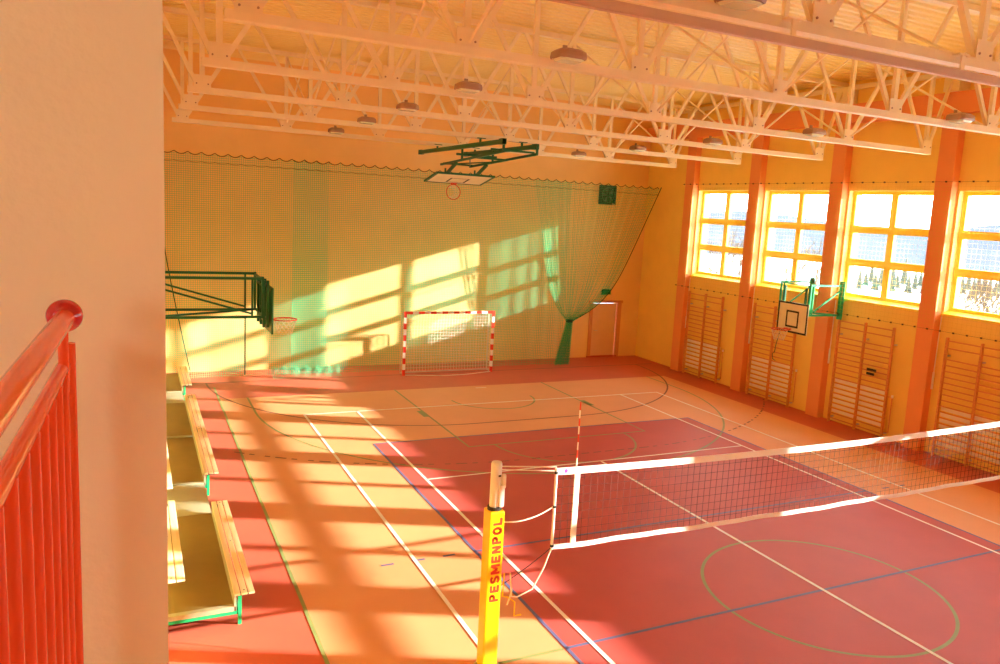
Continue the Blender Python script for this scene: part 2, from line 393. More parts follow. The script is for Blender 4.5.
# windows
def window(i, y0, y1):
    o = thing('window_%d' % i, (8.82, (y0 + y1) / 2, ZS)); o['kind'] = 'structure'
    x0, x1 = 8.78, 8.86; ym = (y0 + y1) / 2
    f = MB(); t = 0.12
    f.box((x0, y0, ZS + 0.01), (x1, y0 + t, ZT - 0.01)).box((x0, y1 - t, ZS + 0.01), (x1, y1, ZT - 0.01)).box((x0 - 0.004, y0, ZS), (x1 + 0.004, y1, ZS + 0.12)).box((x0 - 0.004, y0, ZT - 0.1), (x1 + 0.004, y1, ZT))
    f.box((x0 - 0.006, ym - 0.095, ZS + 0.01), (x1 + 0.006, ym + 0.095, ZT - 0.01))
    for z in (4.55, 5.47): f.box((x0 - 0.012, y0 + 0.01, z - 0.1), (x1 + 0.012, y1 - 0.01, z + 0.1))
    f.build('window_frame', 'frame', o)
    for a, b_ in ((y0, ym), (ym, y1)):
        for c, d in ((ZS, 4.55), (4.55, 5.47), (5.47, ZT)):
            MB().box((8.815, a + 0.02, c + 0.02), (8.821, b_ - 0.02, d - 0.02)).build('pane', 'glass', o)
    s = MB(); s.add([(8.5, y0 + 0.01, ZS - 0.03), (8.79, y0 + 0.01, ZS + 0.04), (8.79, y1 - 0.01, ZS + 0.04), (8.5, y1 - 0.01, ZS - 0.03), (8.5, y0 + 0.01, ZS - 0.08), (8.79, y0 + 0.01, ZS - 0.05), (8.79, y1 - 0.01, ZS - 0.05), (8.5, y1 - 0.01, ZS - 0.08)],
                 [(0, 1, 2, 3), (7, 6, 5, 4), (0, 4, 5, 1), (1, 5, 6, 2), (2, 6, 7, 3), (3, 7, 4, 0)])
    s.build('window_sill', 'frame', o)
    MB().box((8.6, y0 - 0.002, ZS), (8.78, y0 + 0.012, ZT)).build('reveal_lining', 'reveal', o); MB().box((8.6, y1 - 0.012, ZS), (8.78, y1 + 0.002, ZT)).build('reveal_lining', 'reveal', o)
for i in range(9): window(i + 1, PIL[i + 1] + HALF, PIL[i] - HALF)

# ------------------------------------------------------------------ roof trusses
TN = [-8.15 + 2.615 * k for k in range(7)]
TX0, TX1 = -8.4, 7.68
place = ['in front of the far wall net', 'second from the far wall', 'third from the far wall', 'fourth from the far wall', 'fifth from the far wall, long dark lamp side nearest the net', 'nearest, with a brownish curtain rail beneath', 'out of view overhead']
def make_truss(y, zb, label):
    o = thing('roof_truss', (-0.36, y, zb), label, 'truss', 'steel roof trusses')
    zt = 9.32
    c = MB()
    c.box((TX0, y - 0.075, zb - 0.045), (TX1, y + 0.075, zb - 0.03)).box((TX0, y - 0.02, zb - 0.03), (TX1, y + 0.02, zb + 0.05)).box((TX0, y - 0.075, zb + 0.05), (TX1, y + 0.075, zb + 0.065))
    c.box((TX0, y - 0.07, zb - 0.03), (TX1, y - 0.055, zb + 0.05))
    c.build('bottom_chord', 'truss', o)
    MB().box((XL, y - 0.07, zt - 0.05), (8.36, y + 0.07, zt + 0.05)).build('top_chord', 'truss', o)
    prev = None
    for k, x in enumerate(TN):
        MB().box((x - 0.15, y - 0.06, zb + 0.05), (x + 0.15, y - 0.045, zb + 0.28)).build('gusset_plate', 'truss', o)
        MB().bar((x, y, zb + 0.05), (x, y, zt), 0.09, 0.07, up=(0, 1, 0)).build('vertical_strut', 'truss', o)
        for d in (-1, 1):
            tx = x + d * 1.26
            if tx > 8.4: tx = 8.3
            if tx < XL: tx = XL + 0.05
            MB().bar((x + d * 0.08, y, zb + 0.08), (tx, y, zt), 0.075, 0.06, up=(0, 1, 0)).build('diagonal_strut', 'truss', o)
        for d in (-0.1, 0.1): MB().lathe((x + d, y - 0.075, zb + 0.12), [(0.014, 0), (0.014, 0.012)], 8, 'y').build('bolt', 'lampbody', o)
    return o
ZB = 7.34
ZK = [7.29, 7.32, 7.335, 7.36, 7.40, 7.45]          # slight differences in hanging height
t0 = make_truss(PIL[0], ZK[0], 'cream steel lattice truss closest to the far wall and its net')
TL = ['cream steel lattice truss second from the far wall', 'cream steel lattice truss third from the far wall', 'cream steel lattice truss fourth from the far wall',
      'cream steel lattice truss carrying the largest lamp, second nearest overhead', 'cream lattice truss nearest overhead, lower beam at the top right corner of the photo']
trs = [t0]
for k in range(1, 6):
    trs.append(copy_tree(t0, (-0.36, PIL[k], ZK[k]), TL[k - 1]))
# tray and dark rail hung under the nearest truss
o = thing('curtain_rail', (-0.36, PIL[5] - 0.12, 7.28), 'brownish metal curtain rail hung beneath the nearest roof truss', 'rail')
MB().box((TX0, PIL[5] - 0.19, 7.23), (TX1 + 0.6, PIL[5] - 0.11, 7.31)).build('channel', 'truss_dark', o)
MB().box((TX0, PIL[5] - 0.18, 7.22), (TX1 + 0.6, PIL[5] - 0.12, 7.23)).build('edge_strip', 'truss_dark', o)
for x in (-6, -3.4, -0.8, 1.8, 4.4, 7): MB().box((x - 0.03, PIL[5] - 0.16, 7.28), (x + 0.03, PIL[5] - 0.14, 7.5)).box((x - 0.09, PIL[5] - 0.17, 7.48), (x + 0.09, PIL[5] + 0.09, 7.5)).build('hanger', 'truss', o)
# sway bracing between trusses, along the hall
nb = 0
for x, names in ((-0.3, 'middle'), (4.93, 'window side'), (-5.53, 'bench side')):
    for k in range(5):
        ya, yb_ = PIL[k], PIL[k + 1]
        o = thing('sway_brace', (x, (ya + yb_) / 2, ZB), 'thin crossed bracing rods, %s row, %s' % (names, ['bay nearest the far wall', 'second bay from the far wall', 'third bay from the far wall', 'fourth bay from the far wall', 'bay nearest the camera'][k]), 'brace', 'crossed bracing rods between trusses')
        for p, q in (((ya - 0.12, ZB + 0.16), (yb_ + 0.12, 9.2)), ((yb_ + 0.12, ZB + 0.16), (ya - 0.12, 9.2))):
            MB().tube([(x, p[0], p[1]), (x, q[0], q[1])], 0.022, 6).build('rod', 'rod', o)

# high-bay lamps
def make_lamp(loc):
    o = thing('bay_lamp', loc); x, y, z = loc
    m = MB(); prof = [(0.20, 0.08, 0.0), (0.20, 0.09, 0.03), (0.19, 0.085, 0.09), (0.14, 0.06, 0.125)]
    vs = []
    for a, bb, hh in prof:
        for sx_, sy_ in ((-1, -1), (-0.6, -1.25), (0.6, -1.25), (1, -1), (1, 1), (0.6, 1.25), (-0.6, 1.25), (-1, 1)): vs.append((x + a * sx_, y + bb * 1.6 * sy_, z + hh))
    fs = []
    for i in range(3):
        for k in range(8): fs.append((i * 8 + k, i * 8 + (k + 1) % 8, (i + 1) * 8 + (k + 1) % 8, (i + 1) * 8 + k))
    fs.append(tuple(24 + k for k in range(8)))
    m.add(vs, fs); m.build('housing', 'lampbody', o)
    gm = MB(); vs = []
    for a, bb, hh in ((0.18, 0.07, 0.0), (0.15, 0.06, -0.03)):
        for sx_, sy_ in ((-1, -1), (-0.6, -1.25), (0.6, -1.25), (1, -1), (1, 1), (0.6, 1.25), (-0.6, 1.25), (-1, 1)): vs.append((x + a * sx_, y + bb * 1.6 * sy_, z + hh))
    gm.add(vs, [(k, (k + 1) % 8, 8 + (k + 1) % 8, 8 + k) for k in range(8)] + [tuple(reversed(range(8, 16))), tuple(range(8))]); gm.build('glass_cover', 'lampglass', o)
    MB().box((x - 0.02, y - 0.02, z + 0.11), (x + 0.02, y + 0.16, z + 0.14)).box((x - 0.03, y + 0.1, z + 0.02), (x + 0.03, y + 0.125, z + 0.2)).build('bracket', 'lampbody', o)
    return o
lamps = [(-4.21, 0), (-4.22, 1), (-4.25, 2), (-4.25, 3), (-4.17, 4), (-4.17, 5), (3.65, 0), (3.7, 1), (3.7, 2), (3.72, 3), (3.78, 4)]
LL = ['farthest lamp of the left row, small over the far wall', 'second farthest lamp of the left row', 'third farthest lamp of the left row', 'fourth lamp of the left row, left of the big lamp', 'largest lamp of the left row with a greenish glass', 'lamp cut off by the top edge of the photo',
      'farthest lamp of the right row, above the tied net', 'small lamp of the right row, second from the far wall', 'lamp of the right row above the first window, lit edge', 'lamp of the right row above the third window', 'brightest lamp at the right, above the fourth window']
l0 = None
for (x, k), lb in zip(lamps, LL):
    loc = (x, PIL[k] - 0.22, ZK[k] + 0.05)
    if l0 is None: l0 = make_lamp(loc); c = l0
    else: c = copy_tree(l0, loc)
    tag(c, 'brown high-bay ' + lb if len(('brown high-bay ' + lb).split()) < 16 else lb, 'lamp', 'high-bay lamps under the trusses')

# ------------------------------------------------------------------ netting curtains in front of the far wall
YN = 16.58; ZN = 6.62
def scallop(x): 
    f = (x % 0.36) / 0.36; return -0.09 * 4 * f * (1 - f) * 0.9
def sheet(name, s0, s1, fx, label, folds, zb=0.02, yoff=0.0, foot=None):
    ns = int((s1 - s0) / 0.045); ntt = 46; m = MB(); vs = []; uv = []
    for i in range(ns + 1):
        s = s0 + (s1 - s0) * i / ns
        for j in range(ntt + 1):
            t = j / ntt; zz = ZN + (zb - ZN) * t + scallop(s) * (1 - t) ** 8
            x, y = fx(s, t, zz)
            y += yoff
            vs.append((x, y, zz)); uv.append((s * folds, zz))
    W_ = ntt + 1
    m.add(vs, [(i * W_ + j, i * W_ + j + 1, (i + 1) * W_ + j + 1, (i + 1) * W_ + j) for i in range(ns) for j in range(ntt)])
    m.uv = uv
    o = thing(name, ((s0 + s1) / 2, YN, 0), label, 'net', 'green netting along the far wall')
    mm = m.build('netting', 'hallnet', o, smooth=True)
    c1 = MB().tube([(x_ / 100.0, YN + yoff, ZN + scallop(x_ / 100.0)) for x_ in range(int(s0 * 100), int(s1 * 100) + 1, 4)], 0.012, 5)
    c1.build('hem_cord', 'cord', o)
    c2 = MB().tube([(s0 + (s1 - s0) * k / 200, YN + yoff - 0.01, ZN - 0.27 + 0.3 * scallop(s0 + (s1 - s0) * k / 200)) for k in range(201)], 0.006, 4)
    c2.build('stitch_cord', 'cord', o)
    return o
def flat(s, t, z): return s, YN + 0.03 * math.sin(s * 5.0) * (0.2 + t)
def mid(s, t, z):
    k = max(0, (s - 1.5) / 3.0)
    return s + 0.02 * math.sin(s * 9) * t * k, YN + (0.02 + 0.015 * k) * math.sin(s * (5.0 + 4 * k)) * (0.3 + t)
nl = sheet('netting_curtain', -9.15, -3.9, flat, 'green netting curtain at the left of the far wall, behind the left hoop', 1.0, yoff=0.08)
nm = sheet('netting_curtain', -5.0, 4.6, mid, 'wide flat green netting curtain hanging behind the handball goal', 1.0)
ZTIE = 1.62
def gat(s, t, z):
    f = (s - 3.0) / 5.4
    w = (ZN - z) / (ZN - ZTIE)
    xt = 4.70 + 0.20 * f
    if w <= 1:
        x = s + (xt - s) * (0.65 * w + 0.35 * w ** 8); amp = 0.05 + 0.05 * w
    else:
        q = (w - 1) / ((ZN) / (ZN - ZTIE) - 1); x = xt + (f - 0.8) * 0.38 * q - 0.10 * q; amp = 0.10
    y = YN - 0.1 + amp * math.sin(s * 21 + 2.0 * math.sin(s * 4.0)) 
    return x, y
ng = sheet('netting_curtain', 3.0, 8.38, gat, 'dark green netting curtain gathered and tied beside the door', 1.35, zb=0.01)
MB().lathe((4.80, YN - 0.1, ZTIE), [(0.11, -0.05), (0.125, 0), (0.11, 0.05)], 14).build('tie_band', 'greencord', ng)
MB().tube([(gat(8.38, t / 30, 0)[0] if False else gat(8.38, 0, ZN + (ZTIE - ZN) * t / 30)[0], YN - 0.12, ZN + (ZTIE - ZN) * t / 30) for t in range(31)], 0.014, 6).build('edge_cord', 'greencord', ng)
# slack edge cords of the left curtains
o = thing('draw_cord', (-8.3, YN - 0.1, 0), 'thin green cord slanting down the far wall beside the bleachers', 'cord')
MB().tube([(-8.95, YN - 0.02, 6.55), (-8.85, YN - 0.1, 5.6)] + [(-8.68 + 0.78 * (k / 20) ** 1.2, YN - 0.14, 4.9 - 4.6 * k / 20) for k in range(21)], 0.014, 5).build('cord', 'greencord', o)
# bunched foot of the overlapping nets on the floor
bm_ = MB(); vs = []; uv = []
for i in range(61):
    s = -5.6 + 2.1 * i / 60
    for j in range(9):
        t = j / 8
        vs.append((s, YN - 0.02 - 0.45 * t, 0.02 + 0.10 * (0.5 + 0.5 * math.sin(s * 19 + 3 * t)) * (1 - t) + 0.20 * (1 - t) ** 3)); uv.append((s * 1.7, t))
bm_.add(vs, [(i * 9 + j, i * 9 + j + 1, (i + 1) * 9 + j + 1, (i + 1) * 9 + j) for i in range(60) for j in range(8)]); bm_.uv = uv
bm_.build('bunched_hem', 'hallnet', nm, smooth=True)

# fan and exit sign on the far wall
o = thing('wall_fan', (6.75, YF, 5.9), 'black square extractor fan high on the far wall', 'fan')
x0, x1, z0, z1 = 6.4, 7.1, 5.88, 6.6; f = MB()
f.box((x0, YF - 0.12, z0), (x1, YF, z0 + 0.07)).box((x0, YF - 0.12, z1 - 0.07), (x1, YF, z1)).box((x0, YF - 0.12, z0), (x0 + 0.07, YF, z1)).box((x1 - 0.07, YF - 0.12, z0), (x1, YF, z1)).box((x0, YF - 0.02, z0), (x1, YF, z1))
f.build('housing', 'fan', o)
c = ((x0 + x1) / 2, YF - 0.08, (z0 + z1) / 2)
MB().tube([(c[0] + 0.27 * math.cos(t * PI / 16), YF - 0.11, c[2] + 0.27 * math.sin(t * PI / 16)) for t in range(32)], 0.014, 6, True).build('ring', 'fanblade', o)
for k in range(5):
    a = 2 * PI * k / 5 + 0.3; m = MB()
    ca, sa = math.cos(a), math.sin(a); cb, sb = math.cos(a + 0.55), math.sin(a + 0.55)
    m.add([(c[0] + 0.05 * ca, YF - 0.09, c[2] + 0.05 * sa), (c[0] + 0.25 * ca, YF - 0.1, c[2] + 0.25 * sa), (c[0] + 0.25 * cb, YF - 0.06, c[2] + 0.25 * sb), (c[0] + 0.05 * cb, YF - 0.07, c[2] + 0.05 * sb),
           (c[0] + 0.05 * ca, YF - 0.085, c[2] + 0.05 * sa), (c[0] + 0.25 * ca, YF - 0.095, c[2] + 0.25 * sa), (c[0] + 0.25 * cb, YF - 0.055, c[2] + 0.25 * sb), (c[0] + 0.05 * cb, YF - 0.065, c[2] + 0.05 * sb)],
          [(0, 1, 2, 3), (7, 6, 5, 4), (0, 4, 5, 1), (1, 5, 6, 2), (2, 6, 7, 3), (3, 7, 4, 0)])
    m.build('blade', 'fanblade', o)
MB().lathe((c[0], YF - 0.11, c[2]), [(0.06, 0), (0.06, 0.04), (0.03, 0.05)], 16, 'y').build('hub', 'fan', o)
MB().box((x1 - 0.16, YF - 0.125, z0 + 0.02), (x1 - 0.05, YF - 0.12, z0 + 0.045)).build('badge', 'white', o)
o = thing('exit_sign', (7.0, YF, 2.5), 'small green exit sign above the far door', 'sign')
MB().bbox((6.82, YF - 0.06, 2.46), (7.2, YF, 2.66), 0.008).build('plate', 'sign', o)

# ------------------------------------------------------------------ handball goal
GX, GY = -0.04, 15.9
o = thing('handball_goal', (GX, GY, 0), 'red and white striped handball goal with white net by the far wall', 'goal')
def stripes(p, q, w_, n_, first=0):
    m = MB(); p = Vector(p); q = Vector(q)
    for k in range(n_):
        m.m = (k + first) % 2; a = p.lerp(q, k / n_); b_ = p.lerp(q, (k + 1) / n_)
        m.bar(a, b_, w_, w_, up=(0, 1, 0))
    return m
for sx_ in (-1, 1):
    stripes((GX + sx_ * 1.54, GY, 2.08), (GX + sx_ * 1.54, GY, 0), 0.08, 11).build('goal_post', ['red', 'white'], o)
stripes((GX - 1.5, GY, 2.04), (GX + 1.5, GY, 2.04), 0.08, 15).build('crossbar', ['red', 'white'], o)
bk = 0.36
for sx_ in (-1, 1):
    x = GX + sx_ * 1.54
    MB().tube([(x, GY + 0.04, 2.04), (x, GY + 0.22, 2.03), (x, GY + 0.34, 1.95), (x, GY + bk + 0.02, 0.05)], 0.015, 6).tube([(x, GY, 0.02), (x, GY + bk, 0.02)], 0.02, 6).build('side_stay', 'steel', o)
MB().tube([(GX - 1.54, GY + bk, 0.02), (GX + 1.54, GY + bk, 0.02)], 0.018, 6).tube([(GX - 1.54, GY + 0.34, 1.95), (GX + 1.54, GY + 0.34, 1.95)], 0.006, 5).build('rear_bar', 'steel', o)
gn = MB(); 
def gpt(x, h):  # net profile from crossbar back and down
    if h < 0.25: return (x, GY + 0.04 + h, 2.03 - 0.02 * h)
    k = (h - 0.25) / 1.95; return (x, GY + 0.29 + 0.05 * math.sin(k * PI), 2.02 - k * 1.95)
nx = 30
for i in range(nx + 1):
    x = GX - 1.5 + 3.0 * i / nx; gn.tube([gpt(x, 2.2 * k / 14) for k in range(15)], 0.0045, 3)
for k in range(22):
    h_ = 2.2 * k / 21; gn.tube([gpt(GX - 1.5 + 3.0 * i / 6, h_) for i in range(7)], 0.0045, 3)
for sx_ in (-1, 1):
    x = GX + sx_ * 1.52
    for k in range(1, 4): gn.tube([(x, GY + 0.09 * k, 2.0), (x, GY + 0.09 * k, 0.05)], 0.0045, 3)
    for k in range(20): gn.tube([(x, GY + 0.03, 0.08 + 0.1 * k), (x, GY + 0.33, 0.08 + 0.1 * k)], 0.0045, 3)
gn.build('goal_net', 'goalnet', o)
MB().tube([(GX - 1.5 + 0.1 * k, GY - 0.05 - 0.30 * math.sin(k * PI / 30), 0.02) for k in range(31)], 0.012, 5).build('net_hem', 'rope', o)

# ------------------------------------------------------------------ basketball units
def hoop(o, c, d, R=0.225, netmat=True, ax=None):
    """rim round c in the plane spanned by d (towards the board) and sideways"""
    c = Vector(c); d = Vector(d).normalized(); sd = d.cross(Vector((0, 0, 1)));
    if sd.length < 0.1: sd = Vector((1, 0, 0))
    sd.normalize(); nn = d.cross(sd).normalized()
    MB().tube([c + (d * math.cos(t * PI / 16) + sd * math.sin(t * PI / 16)) * R for t in range(32)], 0.013, 6, True).build('rim', 'rim', o)
    m = MB(); m.bar(c + d * R, c + d * (R + 0.15), 0.16, 0.02, up=nn); m.bar(c + d * (R + 0.02) + sd * 0.1, c + d * (R + 0.13) + sd * 0.05, 0.02, 0.05, up=nn); m.bar(c + d * (R + 0.02) - sd * 0.1, c + d * (R + 0.13) - sd * 0.05, 0.02, 0.05, up=nn)
    m.build('rim_bracket', 'rim', o)
    m = MB(); down = Vector((0, 0, -1))
    if ax is not None: down = Vector(ax)
    n_ = 12
    def P_(a, h_):
        r_ = R * (1 - 0.42 * min(1, h_ / 0.3)); return c + (d * math.cos(a) + sd * math.sin(a)) * r_ + down * h_
    for k in range(n_):
        a = 2 * PI * k / n_
        for sg in (1, -1):
            m.tube([P_(a + sg * 2 * PI / n_ * 0.5 * j, 0.30 * j / 5) for j in range(6)], 0.005, 4)
    m.build('hoop_net', 'goalnet', o)
def board(o, cx, yc, z0, w_, h_, face, mname='board', rimz=None):
    """upright board across y at x = cx whose front looks along +x (face 1) or -x (face -1)"""
    t = 0.03; m = MB(); m.bbox((cx - t, yc - w_ / 2, z0), (cx, yc + w_ / 2, z0 + h_), 0.006); m.build('backboard', mname, o)
    xf = cx + 0.001 if face > 0 else cx - t - 0.001; xg = xf + face * 0.003
    a, b_ = min(xf, xg), max(xf, xg)
    m = MB(); e = 0.05
    m.box((a, yc - w_ / 2, z0), (b_, yc + w_ / 2, z0 + e)).box((a, yc - w_ / 2, z0 + h_ - e), (b_, yc + w_ / 2, z0 + h_)).box((a, yc - w_ / 2, z0), (b_, yc - w_ / 2 + e, z0 + h_)).box((a, yc + w_ / 2 - e, z0), (b_, yc + w_ / 2, z0 + h_))
    q = w_ * 0.21; zb_ = z0 + 0.15; zt_ = z0 + 0.15 + 0.42
    m.box((a, yc - q, zb_), (b_, yc + q, zb_ + e)).box((a, yc - q, zt_), (b_, yc + q, zt_ + e)).box((a, yc - q, zb_), (b_, yc - q + e, zt_)).box((a, yc + q - e, zb_), (b_, yc + q, zt_))
    m.build('board_marking', 'black', o)
def swing_frame(o, xw, xe, y0, y1, z0, z1, green='green'):
    r = 0.02
    for yy in (y0, y1):
        m = MB()
        m.bar((xw, yy, z1), (xe, yy, z1), 0.04, 0.05).bar((xw, yy, z0), (xe, yy, z0), 0.04, 0.05)
        m.bar((xw + 0.02 * (1 if xe > xw else -1), yy, z0), (xw + 0.02 * (1 if xe > xw else -1), yy, z1), 0.04, 0.04).bar((xe, yy, z0 - 0.02), (xe, yy, z1 + 0.03), 0.045, 0.045)
        xi = xe + (xw - xe) * 0.09
        m.bar((xi, yy, z0), (xi, yy, z1), 0.035, 0.035); m.bar((xw, yy, z1 - 0.1), (xi, yy, z0 + 0.06), 0.035, 0.035)
        m.build('side_frame', green, o)
    for p_, q_ in (((xe, y0, z1 - 0.02), (xe, y1, z1 - 0.02)), ((xe, y0, z0 + 0.02), (xe, y1, z0 + 0.02)), ((xw, y0, z0), (xe, y1, z0))): MB().bar(p_, q_, 0.035, 0.035).build('cross_brace', green, o)
    d = -1 if xe > xw else 1
    for yy in (y0, y1):
        MB().box((min(xw, xw + d * 0.02) - 0.0, yy - 0.09, z0 - 0.12), (max(xw, xw + d * 0.02), yy + 0.09, z1 + 0.12)).build('wall_plate', green, o)
# left unit
o = thing('wall_basket', (-9.2, 8.2, 3.1), 'green wall-mounted basket frame above the bleachers, board seen edge-on', 'basketball hoop')
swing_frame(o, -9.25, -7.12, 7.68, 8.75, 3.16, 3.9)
for xx in (-7.09, -7.02):
    m = MB()
    for yy in (7.72, 8.1, 8.5): m.bar((xx, yy, 2.95), (xx, yy, 3.86), 0.05, 0.05)
    m.bar((xx, 7.72, 3.75), (xx, 8.5, 3.75), 0.04, 0.04).bar((xx, 7.72, 3.1), (xx, 8.5, 3.1), 0.04, 0.04); m.build('slide_frame', 'green', o)
board(o, -6.94, 8.15, 2.83, 1.2, 0.9, 1, 'green')
MB().box((-6.939, 7.6, 2.88), (-6.9385, 8.7, 3.68)).build('board_face', 'board', o)
hoop(o, (-6.62, 8.12, 3.04), (-1, 0, 0))
MB().tube([(-7.435, 7.7, 3.18), (-7.435, 7.7, 2.12), (-7.43, 7.74, 2.02)], 0.014, 6).build('crank_rod', 'green', o)
# right unit, lowered board
o = thing('wall_basket', (8.35, 8.15, 3.1), 'green wall-mounted basket with cream board and lowered hoop below the windows', 'basketball hoop')
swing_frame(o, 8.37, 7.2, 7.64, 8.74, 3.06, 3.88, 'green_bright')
m = MB()
for yy in (7.72, 8.5): m.bar((7.12, yy, 2.6), (7.12, yy, 3.8), 0.05, 0.05)
m.bar((7.12, 7.72, 3.3), (7.12, 8.5, 3.3), 0.04, 0.04); m.build('slide_frame', 'green', o)
board(o, 7.06, 8.05, 2.52, 1.1, 0.85, -1)
hoop(o, (6.68, 8.12, 2.62), (1, 0, 0))
MB().tube([(7.13, 8.52, 2.62), (7.13, 8.66, 2.05), (7.13, 8.68, 1.85), (7.13, 8.76, 1.80), (7.13, 8.72, 1.64), (7.13, 8.62, 1.62)], 0.010, 6).build('crank_rod', 'green', o)
# ceiling unit folded up under the trusses
o = thing('ceiling_basket', (-0.5, 13, 7.3), 'green ceiling-hung basketball unit folded up in front of the far wall', 'basketball hoop')
zbm = 7.13
for x, ya, yb_ in ((-1.12, 10.0, 16.4), (0.10, 10.6, 15.6)):
    MB().box((x - 0.04, ya, zbm - 0.055), (x + 0.04, yb_, zbm + 0.055)).box((x - 0.055, ya, zbm - 0.07), (x + 0.055, ya + 0.22, zbm + 0.07)).box((x - 0.055, yb_ - 0.22, zbm - 0.07), (x + 0.055, yb_, zbm + 0.07)).build('carrier_beam', 'green', o)
    for k in (0, 1):
        MB().box((x - 0.14, PIL[k] - 0.1, zbm + 0.08), (x + 0.14, PIL[k] + 0.1, 7.3)).build('truss_clamp', 'truss', o) if False else MB().box((x - 0.02, PIL[k] - 0.03, zbm + 0.05), (x + 0.02, PIL[k] + 0.03, 7.295)).box((x - 0.12, PIL[k] - 0.09, 7.275), (x + 0.12, PIL[k] + 0.09, 7.294)).build('truss_clamp', 'green', o)
for xx in (-0.95, 0.0):
    MB().bar((xx, 14.9, 6.72), (xx, 10.4, 6.92), 0.05, 0.06).build('mast', 'green', o)
    MB().bar((xx, 14.6, 6.35), (xx, 13.6, 6.74), 0.07, 0.08).bar((xx, 14.5, 6.3), (xx, 14.5, 6.6), 0.04, 0.04).build('board_arm', 'green', o)
    MB().bar((xx, 10.4, 6.9), (xx, 10.4, zbm), 0.05, 0.05).bar((xx, 13.2, 6.78), (xx, 13.2, zbm), 0.05, 0.05).build('hanger', 'green', o)
for p_, q_, w_ in (((-0.95, 14.9, 6.72), (0, 12.6, 6.8), 0.03), ((0, 14.9, 6.72), (-0.95, 12.6, 6.8), 0.03), ((-1.12, 13.2, 6.95), (0.12, 13.2, 6.95), 0.06), ((-1.12, 10.8, 6.98), (0.12, 10.8, 6.98), 0.05), ((-0.95, 14.7, 6.75), (0, 14.7, 6.75), 0.05), ((-0.95, 12.2, 6.83), (0, 12.2, 6.83), 0.05)):
    MB().bar(p_, q_, w_, w_).build('cross_brace', 'green', o)
A = Vector((-0.5, 13.95, 6.43)); B = Vector((-0.5, 15.0, 6.2)); dirv = (B - A).normalized(); up_ = Vector((1, 0, 0)).cross(dirv).normalized()
MB().bar(A, B, 1.8, 0.03, up=up_).build('backboard', 'board', o)
m = MB()
for s_ in (-1, 1): m.bar(A + Vector((s_ * 0.9, 0, 0)), B + Vector((s_ * 0.9, 0, 0)), 0.06, 0.06, up=up_)
for P_ in (A, B): m.bar(P_ - Vector((0.93, 0, 0)), P_ + Vector((0.93, 0, 0)), 0.06, 0.06)
m.build('board_frame', 'green', o)
nz = -up_ if up_.z > 0 else up_
C1 = A.lerp(B, 0.42) + nz * 0.02; C2 = A.lerp(B, 0.85) + nz * 0.02; m = MB()
for C_ in (C1, C2): m.bar(C_ - Vector((0.3, 0, 0)), C_ + Vector((0.3, 0, 0)), 0.05, 0.006)
for s_ in (-1, 1): m.bar(C1 + Vector((s_ * 0.28, 0, 0)), C2 + Vector((s_ * 0.28, 0, 0)), 0.05, 0.006, up=up_)
m.build('board_marking', 'black', o)
hoop(o, (-0.5, 14.93, 5.92), (0, 0.05, 1), ax=(0, 1, 0))

# ------------------------------------------------------------------ wall bars, radiators, openers
def make_bars(yc):
    o = thing('gym_ladder', (8.5, yc, 0))
    for k, yy in enumerate((yc - 0.89, yc, yc + 0.89)):
        MB().bbox((8.385, yy - 0.022, 0.0), (8.47, yy + 0.022, 2.98), 0.008).build('upright', 'wood', o)
    zs = [0.12 + 0.145 * k for k in range(17)] + [2.72, 2.90]
    for z in zs:
        MB().tube([(8.43, yc - 0.89, z), (8.43, yc + 0.89, z)], 0.017, 8).build('rung', 'wood', o)
    for yy in (yc - 0.89, yc, yc + 0.89):
        MB().box((8.468, yy - 0.02, 2.5), (8.599, yy + 0.02, 2.54)).build('wall_bracket', 'steel', o)
        MB().box((8.468, yy - 0.02, 0.12), (8.599, yy + 0.02, 0.16)).build('wall_bracket', 'steel', o)
    return o
def make_rad(yc):
    o = thing('radiator', (8.56, yc, 0.2))
    for k in range(7):
        z = 0.12 + 0.145 * (k + 1) + 0.022
        MB().bbox((8.475, yc - 0.86, z), (8.535, yc + 0.86, z + 0.10), 0.012).build('tube', 'radiator', o)
    MB().box((8.535, yc - 0.84, 0.25), (8.598, yc + 0.84, 1.15)).build('back_panel', 'wall_yellow', o)
    MB().tube([(8.53, yc - 0.86, 1.12), (8.53, yc - 1.0, 1.14), (8.53, yc - 1.0, 0.18), (8.53, yc - 0.86, 0.16)], 0.013, 6).build('pipe', 'wood', o)
    MB().lathe((8.53, yc - 1.0, 1.12), [(0.03, 0), (0.03, 0.07)], 10).build('valve', 'white', o)
    return o
BC = [13.45, 10.13, 6.76, 3.47]
wb = ['narrow-looking wooden wall bars farthest away, beside the far corner', 'wooden wall bars behind the lowered basketball hoop', 'wooden wall bars with a small black tag, right of the basketball hoop', 'wooden wall bars seen partly through the volleyball net, at the right edge']
rb = ['pale tubular radiator behind the farthest wall bars', 'pale tubular radiator behind the wall bars below the hoop', 'pale tubular radiator behind the wall bars right of the hoop', 'pale tubular radiator behind the wall bars at the right edge']
b0 = make_bars(BC[0]); tag(b0, wb[0], 'wall bars', 'wooden wall bars under the windows')
r0 = make_rad(BC[0]); tag(r0, rb[0], 'radiator', 'radiators under the windows')
for k in (1, 2, 3):
    c = copy_tree(b0, (8.5, BC[k], 0), wb[k]); copy_tree(r0, (8.56, BC[k], 0.2), rb[k])
    if k == 2: MB().box((8.415, BC[2] - 0.45, 1.60), (8.422, BC[2] - 0.2, 1.67)).build('tag_plate', 'black', c, loc=(8.5, BC[2], 0)); MB().box((8.415, BC[2] - 0.5, 1.70), (8.422, BC[2] - 0.2, 1.78)).build('tag_plate', 'black', c, loc=(8.5, BC[2], 0))
pw = ['first', 'second', 'third', 'fourth']
